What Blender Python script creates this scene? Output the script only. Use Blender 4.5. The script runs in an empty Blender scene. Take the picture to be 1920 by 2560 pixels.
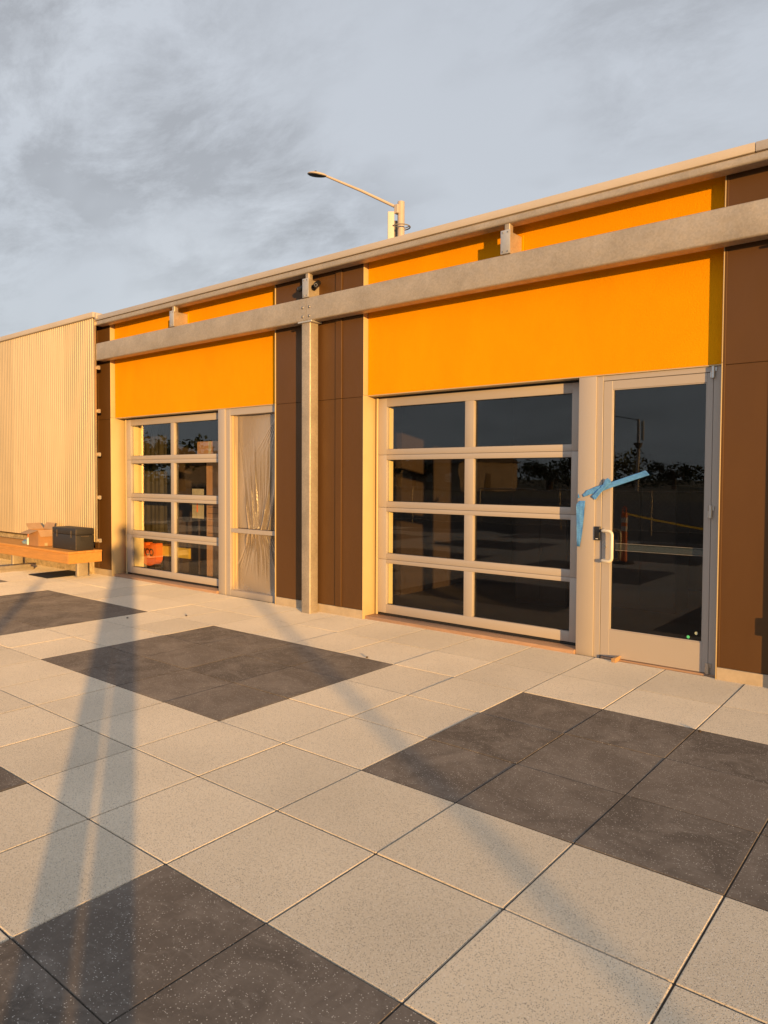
import bpy, bmesh, math, random
from mathutils import Vector, Matrix
random.seed(7)
R = math.radians
S = bpy.context.scene
COL = S.collection

# ------------------------------------------------------------------ camera
CAM_LOC = Vector((6.15931, -2.89156, 1.58633))
YAW, PITCH, ROLL = R(38.99482), R(-1.96234), R(0.26917)
fw = Vector((-math.sin(YAW)*math.cos(PITCH), math.cos(YAW)*math.cos(PITCH), math.sin(PITCH)))
rt0 = Vector((math.cos(YAW), math.sin(YAW), 0)); up0 = rt0.cross(fw)
rt = math.cos(ROLL)*rt0 + math.sin(ROLL)*up0
up = -math.sin(ROLL)*rt0 + math.cos(ROLL)*up0
cd = bpy.data.cameras.new('camera'); cam = bpy.data.objects.new('camera', cd); COL.objects.link(cam)
mw = Matrix((rt, up, -fw)).transposed().to_4x4(); mw.translation = CAM_LOC
cam.matrix_world = mw
cd.sensor_fit = 'VERTICAL'; cd.sensor_height = 24.0; cd.sensor_width = 18.0
cd.lens = 1787.53/2560*24.0
cd.shift_x = -2.76/2560; cd.shift_y = -26.58/2560
cd.clip_start = 0.02; cd.clip_end = 2000
S.camera = cam
def in_view(p, m=0.0):
    d = Vector(p) - CAM_LOC; z = d.dot(fw)
    if z < 0.05: return False
    u = 960+2.8+1787.5*d.dot(rt)/z; v = 1280-26.6-1787.5*d.dot(up)/z
    return -m < u < 1920+m and -m < v < 2560+m

# ------------------------------------------------------------------ light
SUN_EL = R(4.6)
sun_h = Vector((0.8505, -0.526, 0)).normalized()          # towards the sun
sun_dir = (sun_h*math.cos(SUN_EL) + Vector((0, 0, math.sin(SUN_EL)))).normalized()
sd = bpy.data.lights.new('sun', 'SUN'); sd.energy = 5.0; sd.angle = R(0.7); sd.color = (1.0, 0.56, 0.17)
sun = bpy.data.objects.new('sun', sd); COL.objects.link(sun)
sun.rotation_euler = sun_dir.to_track_quat('Z', 'Y').to_euler(); sun.location = (20, -12, 6)

W = bpy.data.worlds.new('World'); S.world = W; W.use_nodes = True
nt = W.node_tree; nt.nodes.clear()
def wn(t, **k):
    n = nt.nodes.new(t)
    for a, b in k.items(): setattr(n, a, b)
    return n
wo = wn('ShaderNodeOutputWorld'); bg = wn('ShaderNodeBackground'); bg.inputs[1].default_value = 0.1
nt.links.new(bg.outputs[0], wo.inputs[0])
sky = wn('ShaderNodeTexSky', sky_type='NISHITA', sun_disc=False)
sky.sun_elevation = SUN_EL; sky.sun_rotation = math.atan2(sun_h.x, sun_h.y)
sky.air_density = 1.0; sky.dust_density = 1.5; sky.ozone_density = 1.5
tc = wn('ShaderNodeTexCoord')
sep = wn('ShaderNodeSeparateXYZ'); nt.links.new(tc.outputs['Generated'], sep.inputs[0])
def wmath(op, a, b=None):
    n = wn('ShaderNodeMath', operation=op)
    for i, x in enumerate((a, b)):
        if x is None: continue
        if isinstance(x, (int, float)): n.inputs[i].default_value = x
        else: nt.links.new(x, n.inputs[i])
    return n.outputs[0]
zc = wmath('ADD', wmath('MAXIMUM', sep.outputs[2], 0.0), 0.28)
comb = wn('ShaderNodeCombineXYZ')
nt.links.new(wmath('DIVIDE', sep.outputs[0], zc), comb.inputs[0])
nt.links.new(wmath('DIVIDE', sep.outputs[1], zc), comb.inputs[1])
def wnoise(scale, detail, rough, dist, stretch=(1, 1, 1), off=(0, 0, 0), rot=0):
    mp = wn('ShaderNodeMapping'); mp.inputs['Scale'].default_value = stretch; mp.inputs['Location'].default_value = off
    mp.inputs['Rotation'].default_value = (0, 0, rot)
    nt.links.new(comb.outputs[0], mp.inputs[0])
    n = wn('ShaderNodeTexNoise'); nt.links.new(mp.outputs[0], n.inputs['Vector'])
    n.inputs['Scale'].default_value = scale; n.inputs['Detail'].default_value = detail
    n.inputs['Roughness'].default_value = rough; n.inputs['Distortion'].default_value = dist
    return n.outputs[0]
def wramp(s, stops):
    r = wn('ShaderNodeValToRGB'); nt.links.new(s, r.inputs[0])
    e = r.color_ramp.elements
    while len(e) > 1: e.remove(e[-1])
    e[0].position, c = stops[0]; e[0].color = (*c, 1)
    for p, c in stops[1:]:
        q = e.new(p); q.color = (*c, 1)
    return r.outputs[0]
def wmix(fac, a, b):
    n = wn('ShaderNodeMix', data_type='RGBA')
    if isinstance(fac, (int, float)): n.inputs[0].default_value = fac
    else: nt.links.new(fac, n.inputs[0])
    nt.links.new(a, n.inputs[6]); nt.links.new(b, n.inputs[7])
    return n.outputs[2]
K = 10/1.32
broad = wnoise(0.42, 4, 0.5, 0.4, (1, 1.4, 1), (3.1, 1.7, 0), 0.5)
lay = wramp(broad, [(0.30, (0.53*K, 0.57*K, 0.635*K)), (0.50, (0.60*K, 0.64*K, 0.705*K)), (0.70, (0.69*K, 0.73*K, 0.78*K))])
fine = wnoise(3.3, 14, 0.68, 0.25, (0.85, 1.35, 1), (9.1, 1.1, 0), -0.9)
wisp = wramp(fine, [(0.40, (0, 0, 0)), (0.58, (1, 1, 1))])
lump = wramp(wnoise(1.15, 4, 0.55, 0.2, (0.9, 1.3, 1), (8.4, 3.2, 0), -0.9), [(0.42, (0, 0, 0)), (0.60, (1, 1, 1))])
dk = wn('ShaderNodeRGB'); dk.outputs[0].default_value = (0.335*K, 0.350*K, 0.385*K, 1)
cl = wmix(wmath('MULTIPLY', wmath('MULTIPLY', wisp, lump), 0.68), lay, dk.outputs[0])
hz = wn('ShaderNodeRGB'); hz.outputs[0].default_value = (0.60*K, 0.665*K, 0.69*K, 1)
cl = wmix(wmath('MULTIPLY', wmath('POWER', wmath('SUBTRACT', 1.0, wmath('MAXIMUM', sep.outputs[2], 0.0)), 5.0), 0.65), cl, hz.outputs[0])
full = wmix(0.95, sky.outputs[0], cl)
nt.links.new(full, bg.inputs[0])

S.view_settings.view_transform = 'Standard'; S.view_settings.look = 'None'
S.view_settings.exposure = 0.40; S.view_settings.gamma = 1.0; S.view_settings.use_curve_mapping = False
S.render.engine = 'CYCLES'
S.cycles.use_denoising = True
S.cycles.max_bounces = 8; S.cycles.transparent_max_bounces = 16
S.cycles.sample_clamp_indirect = 4.0

# ------------------------------------------------------------------ materials
class M:
    def __init__(s, name, col=(.5, .5, .5), rough=.6, metal=0.0, spec=.5, droughness=0.0):
        s.m = bpy.data.materials.new(name); s.m.use_nodes = True; s.t = s.m.node_tree
        s.b = s.t.nodes['Principled BSDF']; s.out = s.t.nodes['Material Output']
        s.b.inputs['Base Color'].default_value = (*col, 1)
        s.b.inputs['Roughness'].default_value = rough; s.b.inputs['Metallic'].default_value = metal
        s.b.inputs['Specular IOR Level'].default_value = spec
        s.b.inputs['Diffuse Roughness'].default_value = droughness
        s.col = col; s._pos = None
    def n(s, t, **k):
        x = s.t.nodes.new(t)
        for a, b in k.items(): setattr(x, a, b)
        return x
    def link(s, a, b): s.t.links.new(a, b)
    def pos(s, scale=(1, 1, 1), obj=False):
        if obj: o = s.n('ShaderNodeTexCoord').outputs['Object']
        else: o = s.n('ShaderNodeNewGeometry').outputs['Position']
        if scale != (1, 1, 1):
            mp = s.n('ShaderNodeMapping'); mp.inputs['Scale'].default_value = scale; s.link(o, mp.inputs[0]); o = mp.outputs[0]
        return o
    def noise(s, scale, detail=3, rough=.5, dist=0, stretch=(1, 1, 1), obj=False):
        x = s.n('ShaderNodeTexNoise'); s.link(s.pos(stretch, obj), x.inputs['Vector'])
        x.inputs['Scale'].default_value = scale; x.inputs['Detail'].default_value = detail
        x.inputs['Roughness'].default_value = rough; x.inputs['Distortion'].default_value = dist
        return x.outputs[0]
    def voro(s, scale, stretch=(1, 1, 1)):
        x = s.n('ShaderNodeTexVoronoi'); s.link(s.pos(stretch), x.inputs['Vector']); x.inputs['Scale'].default_value = scale
        return x.outputs['Distance'], x.outputs['Color']
    def ramp(s, k, stops):
        r = s.n('ShaderNodeValToRGB'); s.link(k, r.inputs[0]); e = r.color_ramp.elements
        while len(e) > 1: e.remove(e[-1])
        g = lambda c: (c, c, c, 1) if isinstance(c, (int, float)) else (*c, 1)
        e[0].position = stops[0][0]; e[0].color = g(stops[0][1])
        for p, c in stops[1:]: e.new(p).color = g(c)
        return r.outputs[0]
    def math(s, op, a, b=0.0, c=None):
        x = s.n('ShaderNodeMath', operation=op)
        for i, v in enumerate((a, b, c)):
            if v is None: continue
            if isinstance(v, (int, float)): x.inputs[i].default_value = v
            else: s.link(v, x.inputs[i])
        return x.outputs[0]
    def mix(s, fac, a, b, mode='MIX'):
        x = s.n('ShaderNodeMix', data_type='RGBA', blend_type=mode)
        for i, v in ((0, fac), (6, a), (7, b)):
            if isinstance(v, (int, float)): x.inputs[i].default_value = v if i == 0 else (v, v, v, 1)
            elif isinstance(v, tuple): x.inputs[i].default_value = (*v, 1)
            else: s.link(v, x.inputs[i])
        return x.outputs[2]
    def color(s, k): s.link(k, s.b.inputs['Base Color']); return s
    def rough(s, k): s.link(k, s.b.inputs['Roughness']); return s
    def bump(s, h, strength=.3, dist=.002):
        x = s.n('ShaderNodeBump'); x.inputs['Strength'].default_value = strength; x.inputs['Distance'].default_value = dist
        s.link(h, x.inputs['Height']); s.link(x.outputs[0], s.b.inputs['Normal']); return s
    def rnd(s): return s.n('ShaderNodeObjectInfo').outputs['Random']
    def vary(s, amt=.12, scale=3.0, stretch=(1, 1, 1), detail=4):
        s.color(s.mix(1.0, s.col, s.ramp(s.noise(scale, detail, .6, 0, stretch), [(.3, 1-amt), (.7, 1+amt)]), 'MULTIPLY')); return s

MT = {}
# pale exposed-aggregate pavers
m = M('paver_pale', (.50, .475, .43), .85, spec=.25, droughness=1.0)
base = m.mix(1.0, (.69, .595, .46), m.ramp(m.noise(1.3, 4), [(.3, .93), (.7, 1.06)]), 'MULTIPLY')
base = m.mix(1.0, base, m.ramp(m.rnd(), [(0, .91), (1, 1.06)]), 'MULTIPLY')
d, c = m.voro(270); sp = m.n('ShaderNodeSeparateColor'); m.link(c, sp.inputs[0])
dark = m.math('MULTIPLY', m.math('LESS_THAN', sp.outputs[0], .20), m.math('LESS_THAN', d, .48))
lite = m.math('MULTIPLY', m.math('GREATER_THAN', sp.outputs[0], .88), m.math('LESS_THAN', d, .45))
base = m.mix(m.math('MULTIPLY', dark, .75), base, (.13, .11, .10))
base = m.mix(m.math('MULTIPLY', lite, .7), base, (.82, .79, .74))
m.color(m.mix(m.ramp(m.noise(9, 5, .65), [(.62, 0), (.8, .16)]), base, (.34, .31, .28)))
m.bump(m.noise(230, 2), .55, .002); MT['paver_pale'] = m.m
# dark pavers with white chips and pale scuffing
m = M('paver_dark', (.07, .065, .062), .8, spec=.3, droughness=1.0)
base = m.mix(1.0, (.135, .112, .093), m.ramp(m.rnd(), [(0, .80), (1, 1.16)]), 'MULTIPLY')
base = m.mix(m.ramp(m.noise(3.2, 8, .68, .8), [(.44, 0), (.66, .75)]), base, (.23, .195, .165))
base = m.mix(m.ramp(m.noise(11, 7, .74, 1.4, (1, 2.0, 1)), [(.54, 0), (.70, .6)]), base, (.26, .23, .20))
d, c = m.voro(155); sp = m.n('ShaderNodeSeparateColor'); m.link(c, sp.inputs[0])
fl = m.math('MULTIPLY', m.math('LESS_THAN', sp.outputs[0], .42), m.math('LESS_THAN', d, m.math('MULTIPLY', sp.outputs[1], .36)))
m.color(m.mix(m.math('MULTIPLY', fl, .85), base, (.62, .58, .53)))
m.bump(m.noise(260, 2), .35, .0015); MT['paver_dark'] = m.m
MT['joint'] = M("joint_sand", (.05, .04, .031), .95).vary(.4, 40).m
# orange stucco
m = M('orange_stucco', (.82, .335, .001), .8, spec=.08)
m.color(m.mix(1.0, m.col, m.ramp(m.noise(2.0, 7, .68, .3, (1, 1, .5)), [(.3, .93), (.7, 1.05)]), 'MULTIPLY'))
m.bump(m.noise(110, 4, .65), .8, .006); MT['orange'] = m.m
# brown painted metal panels
m = M('brown_panel', (.103, .050, .016), .45, spec=.28)
st = m.ramp(m.noise(1.2, 5, .6, .2, (1, 1, .35)), [(.3, .9), (.7, 1.1)])
bc = m.mix(1.0, m.col, st, 'MULTIPLY')
m.color(m.mix(m.ramp(m.noise(60, 3, .7), [(.74, 0), (.80, .3)]), bc, (.3, .22, .16)))
m.rough(m.ramp(m.noise(4, 4), [(.3, .42), (.7, .6)])); m.bump(m.noise(1.6, 2), .25, .006); MT['brown'] = m.m
# concrete plinth with bug holes
m = M('concrete', (.50, .41, .30), .9, spec=.2)
base = m.mix(1.0, m.col, m.ramp(m.noise(7, 6, .65), [(.25, .78), (.75, 1.14)]), 'MULTIPLY')
d, c = m.voro(38); sp = m.n('ShaderNodeSeparateColor'); m.link(c, sp.inputs[0])
pit = m.math('MULTIPLY', m.math('LESS_THAN', sp.outputs[0], .22), m.math('LESS_THAN', d, m.math('MULTIPLY', sp.outputs[1], .3)))
m.color(m.mix(pit, base, (.05, .04, .03))); m.bump(m.noise(60, 4), .3, .003); MT['concrete'] = m.m
m = M('rough_concrete', (.56, .44, .27), .95, spec=.15)
base = m.mix(1.0, m.col, m.ramp(m.noise(13, 6, .7), [(.3, .55), (.7, 1.2)]), 'MULTIPLY')
m.color(base); m.bump(m.noise(22, 5, .7), .9, .03); MT['rough_concrete'] = m.m
# galvanised steel
m = M('galvanised', (.50, .425, .335), .48, .45)
g1 = m.ramp(m.noise(3.2, 5, .62, .4), [(.3, .82), (.7, 1.1)])
d, c = m.voro(70); bw = m.n('ShaderNodeRGBToBW'); m.link(c, bw.inputs[0])
g2 = m.ramp(bw.outputs[0], [(.2, .93), (.8, 1.06)])
gg = m.mix(1.0, m.mix(1.0, m.col, g1, 'MULTIPLY'), g2, 'MULTIPLY')
gg = m.mix(m.ramp(m.noise(9, 6, .7, .5, (1, 1, 2.5)), [(.64, 0), (.74, .35)]), gg, (.30, .25, .20))
m.color(gg); m.rough(m.ramp(m.noise(18, 4), [(.3, .42), (.7, .6)])); m.bump(m.noise(45, 3), .12, .002); MT['galv'] = m.m
m = M('galvanised_plate', (.55, .53, .50), .48, .55); m.vary(.14, 8); MT['plate'] = m.m
MT['bolt'] = M('bolt_steel', (.38, .35, .32), .45, .8).vary(.2, 60).m
# roof flashing, satin beige
m = M('coping_metal', (.53, .465, .40), .45, .15); m.vary(.05, 1.5, (1, 1, 3)); m.bump(m.noise(.9, 2), .1, .01); MT['coping'] = m.m
# corrugated sheets
m = M('corrugated_metal', (.60, .48, .315), .40, .75)
cc = m.mix(1.0, m.col, m.ramp(m.rnd(), [(0, .90), (1, 1.06)]), 'MULTIPLY')
cc = m.mix(1.0, cc, m.ramp(m.noise(9, 5, .65, 0, (1, 1, .15)), [(.3, .93), (.7, 1.05)]), 'MULTIPLY')
d, c = m.voro(130)
m.color(cc); m.bump(d, .25, .002); MT['corrugated'] = m.m
# aluminium frames
m = M('anodised_aluminium', (.455, .40, .355), .42, .12)
m.color(m.mix(m.ramp(m.noise(3, 5, .6, 0, (1, 1, .5)), [(.55, 0), (.8, .12)]), m.col, (.40, .36, .31)))
m.rough(m.ramp(m.noise(7, 4), [(.3, .36), (.7, .5)])); MT['alu'] = m.m
MT['jamb'] = M('jamb_metal', (.60, .46, .25), .40, .1).vary(.04, 2).m
MT['steel'] = M('stainless_steel', (.62, .60, .57), .3, .85).vary(.06, 30).m
MT['handle'] = M('satin_handle', (.80, .72, .58), .32, .1).vary(.03, 20).m
MT['track'] = M('track_paint', (.90, .72, .36), .5).vary(.04, 4).m
MT['bar'] = M('panic_bar_paint', (.02, .028, .027), .5).vary(.1, 9).m
MT['rubber'] = M('black_rubber', (.014, .013, .012), .6).vary(.3, 30).m
MT['black'] = M('black_plastic', (.016, .016, .017), .35).vary(.2, 20).m
MT['dark_gap'] = M('dark_cavity_lining', (.02, .018, .016), .9).vary(.2, 5).m
MT['roof'] = M('roof_membrane', (.35, .34, .32), .8).vary(.15, 2).m
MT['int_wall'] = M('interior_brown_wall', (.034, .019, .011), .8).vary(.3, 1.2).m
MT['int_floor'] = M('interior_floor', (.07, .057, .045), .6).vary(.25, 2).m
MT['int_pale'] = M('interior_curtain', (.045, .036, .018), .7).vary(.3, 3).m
# wood
def wood(name, col, grain=(1, 12, 12), amt=.22, rough=.6):
    m = M(name, col, rough)
    w = m.ramp(m.noise(5, 6, .65, .8, grain), [(.3, 1-amt), (.7, 1+amt)])
    m.color(m.mix(1.0, col, w, 'MULTIPLY')); m.bump(m.noise(30, 4, .6, 0, grain), .2, .002)
    return m.m
MT['bench'] = wood('bench_timber', (.58, .27, .06), (.6, 10, 10), .16)
MT['sill'] = wood('sill_timber', (.42, .26, .165), (1, 14, 14), .22)
MT['wedge'] = wood('wedge_timber', (.50, .30, .14), (10, 1, 10))
m = M('cardboard', (.40, .22, .105), .85, spec=.2); m.vary(.1, 6); MT['card'] = m.m
MT['card_in'] = M('cardboard_inside', (.46, .30, .18), .9, spec=.2).vary(.1, 9).m
m = M('worn_black_case', (.030, .026, .024), .55)
m.color(m.mix(m.ramp(m.noise(16, 6, .75, .6), [(.60, 0), (.72, .35)]), m.col, (.15, .12, .10))); MT['case'] = m.m
MT['case_edge'] = M('case_edge_metal', (.16, .12, .08), .5, .4).vary(.3, 20).m
MT['mat'] = M('rubber_mat', (.02, .018, .016), .9).vary(.3, 60).m
m = M('painters_tape', (.10, .30, .66), .7, spec=.3)
m.color(m.mix(1.0, m.col, m.ramp(m.noise(45, 5, .6, .5, (1, 1, 3)), [(.3, .8), (.7, 1.2)]), 'MULTIPLY'))
m.bump(m.noise(70, 4), .5, .002); MT['tape'] = m.m
MT['white'] = M('white_paint', (.75, .73, .70), .5).vary(.04, 8).m
MT['sticker_green'] = M('green_sticker', (.10, .62, .28), .5).vary(.1, 90).m
MT['sticker_pale'] = M('pale_sticker', (.42, .47, .36), .5).vary(.1, 90).m
MT['lamp_paint'] = M('lamp_post_paint', (.50, .42, .35), .5).vary(.08, 2).m
MT['lamp_dark'] = M('lamp_lens_housing', (.06, .06, .065), .35).vary(.3, 20).m
MT['antenna'] = M('antenna_cover', (.62, .58, .50), .5).vary(.04, 4).m
MT['antenna_grey'] = M('antenna_grey', (.22, .20, .18), .6).vary(.1, 4).m
MT['asphalt'] = M('asphalt', (.052, .05, .048), .9, droughness=1).vary(.3, 1.5).m
MT['plaza'] = M('plaza_concrete', (.30, .28, .25), .9, droughness=1).vary(.15, .8).m
MT['dirt'] = M('dry_verge', (.12, .10, .055), .95).vary(.4, .3).m
MT['leaf'] = M('foliage', (.045, .06, .022), .8).vary(.45, 1.2).m
MT['bark'] = M('bark', (.09, .065, .045), .95).vary(.3, 6).m
MT['orange_plastic'] = M('orange_plastic', (.85, .17, .02), .5).vary(.08, 8).m
MT['reflective'] = M('reflective_band', (.7, .68, .64), .4).vary(.05, 30).m
MT['yellow_tape'] = M('caution_tape', (.72, .50, .03), .5).vary(.08, 20).m
MT['yellow'] = M('yellow_board', (.55, .36, .03), .6).vary(.15, 5).m
MT['paper'] = M('paper_notice', (.42, .36, .22), .8).vary(.2, 14).m
MT['tan_wall'] = M('tan_stucco', (.40, .30, .20), .9).vary(.12, .8).m
MT['roof_tile'] = M('shingle_roof', (.12, .09, .07), .9).vary(.3, 3).m
MT['blue_cloth'] = M('blue_cloth', (.16, .27, .42), .8).vary(.3, 40).m
# glass: dielectric pane, reflection over clear transmission
def glass(name, tint, wav, ior=1.52):
    m = M(name); t = m.t; t.nodes.remove(m.b)
    tr = m.n('ShaderNodeBsdfTransparent'); tr.inputs[0].default_value = (*tint, 1)
    gl = m.n('ShaderNodeBsdfGlossy'); gl.inputs['Roughness'].default_value = 0.0; gl.inputs['Color'].default_value = (.95, .95, .95, 1)
    fr = m.n('ShaderNodeFresnel'); bf = m.n('ShaderNodeNewGeometry').outputs['Backfacing']
    m.link(m.math('MULTIPLY_ADD', bf, 1/ior-ior, ior), fr.inputs[0])
    mx = m.n('ShaderNodeMixShader')
    bp = m.n('ShaderNodeBump'); bp.inputs['Strength'].default_value = wav; bp.inputs['Distance'].default_value = .02
    m.link(m.noise(2.2, 2, .4), bp.inputs['Height'])
    m.link(bp.outputs[0], gl.inputs['Normal'])
    m.link(fr.outputs[0], mx.inputs[0]); m.link(tr.outputs[0], mx.inputs[1]); m.link(gl.outputs[0], mx.inputs[2])
    m.link(mx.outputs[0], m.out.inputs[0])
    return m.m
MT['glass'] = glass('door_glass', (.95, .96, .95), .012, 1.48)
MT['glass_wavy'] = glass('panel_glass', (.955, .96, .95), .045, 1.46)
# thin plastic film
m = M('plastic_film', (.72, .60, .48), .16, spec=1.0)
tr = m.n('ShaderNodeBsdfTransparent'); tr.inputs[0].default_value = (.92, .90, .88, 1)
mx = m.n('ShaderNodeMixShader'); lw = m.n('ShaderNodeLayerWeight'); lw.inputs[0].default_value = .35
m.link(m.ramp(lw.outputs['Facing'], [(.08, .20), (.6, .9)]), mx.inputs[0]); m.link(tr.outputs[0], mx.inputs[1]); m.link(m.b.outputs[0], mx.inputs[2])
m.link(mx.outputs[0], m.out.inputs[0]); m.bump(m.noise(26, 5, .6, 1.2, (1, 1, .35)), .6, .010); MT['film'] = m.m
# person
m = M('person_surface', (.03, .03, .04), .85)
sx = m.n('ShaderNodeSeparateXYZ'); m.link(m.pos(), sx.inputs[0])
m.color(m.ramp(m.math('MULTIPLY', sx.outputs[2], .5), [(0, (.02, .02, .02)), (.05, (.03, .04, .08)), (.46, (.05, .055, .06)), (.76, (.50, .33, .25))]))
MT['person'] = m.m
MT['hair'] = M('dark_hair', (.02, .014, .01), .6).vary(.3, 60).m

# ------------------------------------------------------------------ builders
WL = {}
def wloc(o): return WL.get(o.name, Vector((0, 0, 0))) if o else Vector((0, 0, 0))
def tag(o, label=None, cat=None, group=None, kind=None):
    for k, v in (('label', label), ('category', cat), ('group', group), ('kind', kind)):
        if v: o[k] = v
    return o
def empty(name, loc, label, cat, group=None):
    o = bpy.data.objects.new(name, None); COL.objects.link(o); o.location = loc; o.empty_display_size = .2
    WL[o.name] = Vector(loc); return tag(o, label, cat, group)
def link(name, me, mat, parent, loc):
    o = bpy.data.objects.new(name, me); COL.objects.link(o)
    o.location = Vector(loc) - wloc(parent)
    if parent: o.parent = parent
    WL[o.name] = Vector(loc)
    if mat and not me.materials: me.materials.append(MT[mat] if isinstance(mat, str) else mat)
    return o
def mesh(name, bm, mat, parent=None, loc=(0, 0, 0), smooth=False):
    bmesh.ops.recalc_face_normals(bm, faces=bm.faces[:])
    me = bpy.data.meshes.new(name); bm.to_mesh(me); bm.free()
    if smooth: me.polygons.foreach_set('use_smooth', [True]*len(me.polygons))
    return link(name, me, mat, parent, loc)
def bmbox(bm, x0, x1, y0, y1, z0, z1, bev=0, seg=1, only=None):
    r = bmesh.ops.create_cube(bm, size=1)
    vs = r['verts']
    for v in vs:
        v.co = Vector((x0+(v.co.x+.5)*(x1-x0), y0+(v.co.y+.5)*(y1-y0), z0+(v.co.z+.5)*(z1-z0)))
    if bev:
        es = list({e for v in vs for e in v.link_edges})
        if only is not None: es = [e for e in es if abs((e.verts[1].co-e.verts[0].co).normalized()[only]) > .9]
        bmesh.ops.bevel(bm, geom=es, offset=bev, segments=seg, affect='EDGES', profile=.5)
def box(name, mat, parent, x0, x1, y0, y1, z0, z1, bev=0, seg=1, only=None):
    c = Vector(((x0+x1)/2, (y0+y1)/2, z0))
    bm = bmesh.new(); bmbox(bm, x0-c.x, x1-c.x, y0-c.y, y1-c.y, 0, z1-z0, bev, seg, only)
    o = mesh(name, bm, mat, parent, c)
    if bev and seg > 1:
        o.data.polygons.foreach_set('use_smooth', [True]*len(o.data.polygons))
        try: o.data.set_sharp_from_angle(angle=R(31))
        except Exception: pass
    return o
def bmtube(bm, pts, r, n=10, close=False, cap=True):
    pts = [Vector(p) for p in pts]; rs = r if isinstance(r, (list, tuple)) else [r]*len(pts)
    rings = []; prev = None
    N = len(pts)
    for i, p in enumerate(pts):
        if close: d = pts[(i+1) % N]-pts[i-1]
        else: d = pts[min(i+1, N-1)]-pts[max(i-1, 0)]
        d.normalize()
        a = prev if prev is not None else (Vector((0, 0, 1)) if abs(d.z) < .9 else Vector((1, 0, 0)))
        u = (a-d*a.dot(d)).normalized(); w = d.cross(u); prev = u
        rings.append([bm.verts.new(p+(u*math.cos(t)+w*math.sin(t))*rs[i]) for t in [2*math.pi*k/n for k in range(n)]])
    for i in range(N if close else N-1):
        A, B = rings[i], rings[(i+1) % N]
        for k in range(n): bm.faces.new((A[k], A[(k+1) % n], B[(k+1) % n], B[k]))
    if cap and not close:
        bm.faces.new(rings[0][::-1]); bm.faces.new(rings[-1])
def tube(name, mat, parent, pts, r, n=10, close=False, smooth=True):
    c = Vector(pts[0]); bm = bmesh.new(); bmtube(bm, [Vector(p)-c for p in pts], r, n, close)
    o = mesh(name, bm, mat, parent, c, smooth)
    try: o.data.set_sharp_from_angle(angle=R(45))
    except Exception: pass
    return o
def prism(name, mat, parent, outline, y0, y1, bev=0):
    # outline in XZ extruded along Y
    cx = sum(p[0] for p in outline)/len(outline); cz = min(p[1] for p in outline); c = Vector((cx, y0, cz))
    bm = bmesh.new()
    vs = [bm.verts.new((x-cx, 0, z-cz)) for x, z in outline]; f = bm.faces.new(vs)
    r = bmesh.ops.extrude_face_region(bm, geom=[f])
    bmesh.ops.translate(bm, verts=[v for v in r['geom'] if isinstance(v, bmesh.types.BMVert)], vec=(0, y1-y0, 0))
    return mesh(name, bm, mat, parent, c)

# ------------------------------------------------------------------ ground
T = 0.61; YB = 3.12; YO = 3.185; YS = 3.195; YG = 3.31
def slab(name, mat, x0, x1, y0, y1, z, th=.1):
    o = box(name, mat, None, x0, x1, y0, y1, z-th, z); return tag(o, kind='structure')
slab('ground', 'dirt', -600, 600, -600, 600, -.16)
slab('asphalt_yard', 'asphalt', -60, 60, -45, 40, -.10, .05)
paving = slab('paving', 'joint', -17.08, 12.81, -8.54, 3.16, -.0055, .13)
kerb = box('kerb', 'plaza', None, -17.2, 13.1, -8.72, -8.545, -.14, .0, .012); tag(kerb, kind='structure')
J0, J1 = -14, 4
def paver_mesh(sx, sy, name, mat):
    bm = bmesh.new(); g = .0033
    bmbox(bm, -sx/2+g, sx/2-g, -sy/2+g, sy/2-g, -.03, 0, .0018 if 'dark' in mat else .0042, 2)
    bmesh.ops.recalc_face_normals(bm, faces=bm.faces[:])
    me = bpy.data.meshes.new(name); bm.to_mesh(me); bm.free(); me.materials.append(MT[mat]); return me
last_h = 3.155-4*T
pm = {(dk, e): paver_mesh(T, last_h if e else T, 'paver', 'paver_dark' if dk else 'paver_pale') for dk in (0, 1) for e in (0, 1)}
rest = {0: bmesh.new(), 1: bmesh.new()}
cand = []
for i in range(-28, 21):
    for j in range(J0, J1+1):
        e = j == J1; h = last_h if e else T
        cx, cy = (i+.5)*T, j*T+h/2
        dk = int((i % 6) < 4 and (j % 5) < 3)
        vis = any(in_view((cx+a*T/2, cy+b*h/2, 0), 60) for a in (-1, 0, 1) for b in (-1, 0, 1))
        cand.append((not vis, (cx-CAM_LOC.x)**2+(cy-CAM_LOC.y)**2, cx, cy, h, dk, e))
cand.sort()
for k, (nv, d2, cx, cy, h, dk, e) in enumerate(cand):
    dz = random.uniform(-.0012, .0012)
    if k < 290 and not nv:
        o = bpy.data.objects.new('paver', pm[(dk, int(e))]); COL.objects.link(o); o.parent = paving
        o.location = Vector((cx, cy, dz))-wloc(paving)
        o.rotation_euler = (random.uniform(-.0015, .0015), random.uniform(-.0015, .0015), random.uniform(-.0012, .0012))
    else:
        g = .0033; bmbox(rest[dk], cx-T/2+g, cx+T/2-g, cy-h/2+g, cy+h/2-g, -.03, dz)
for dk in (0, 1):
    o = mesh('paver_field', rest[dk], 'paver_dark' if dk else 'paver_pale', paving); o['kind'] = 'stuff'

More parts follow.
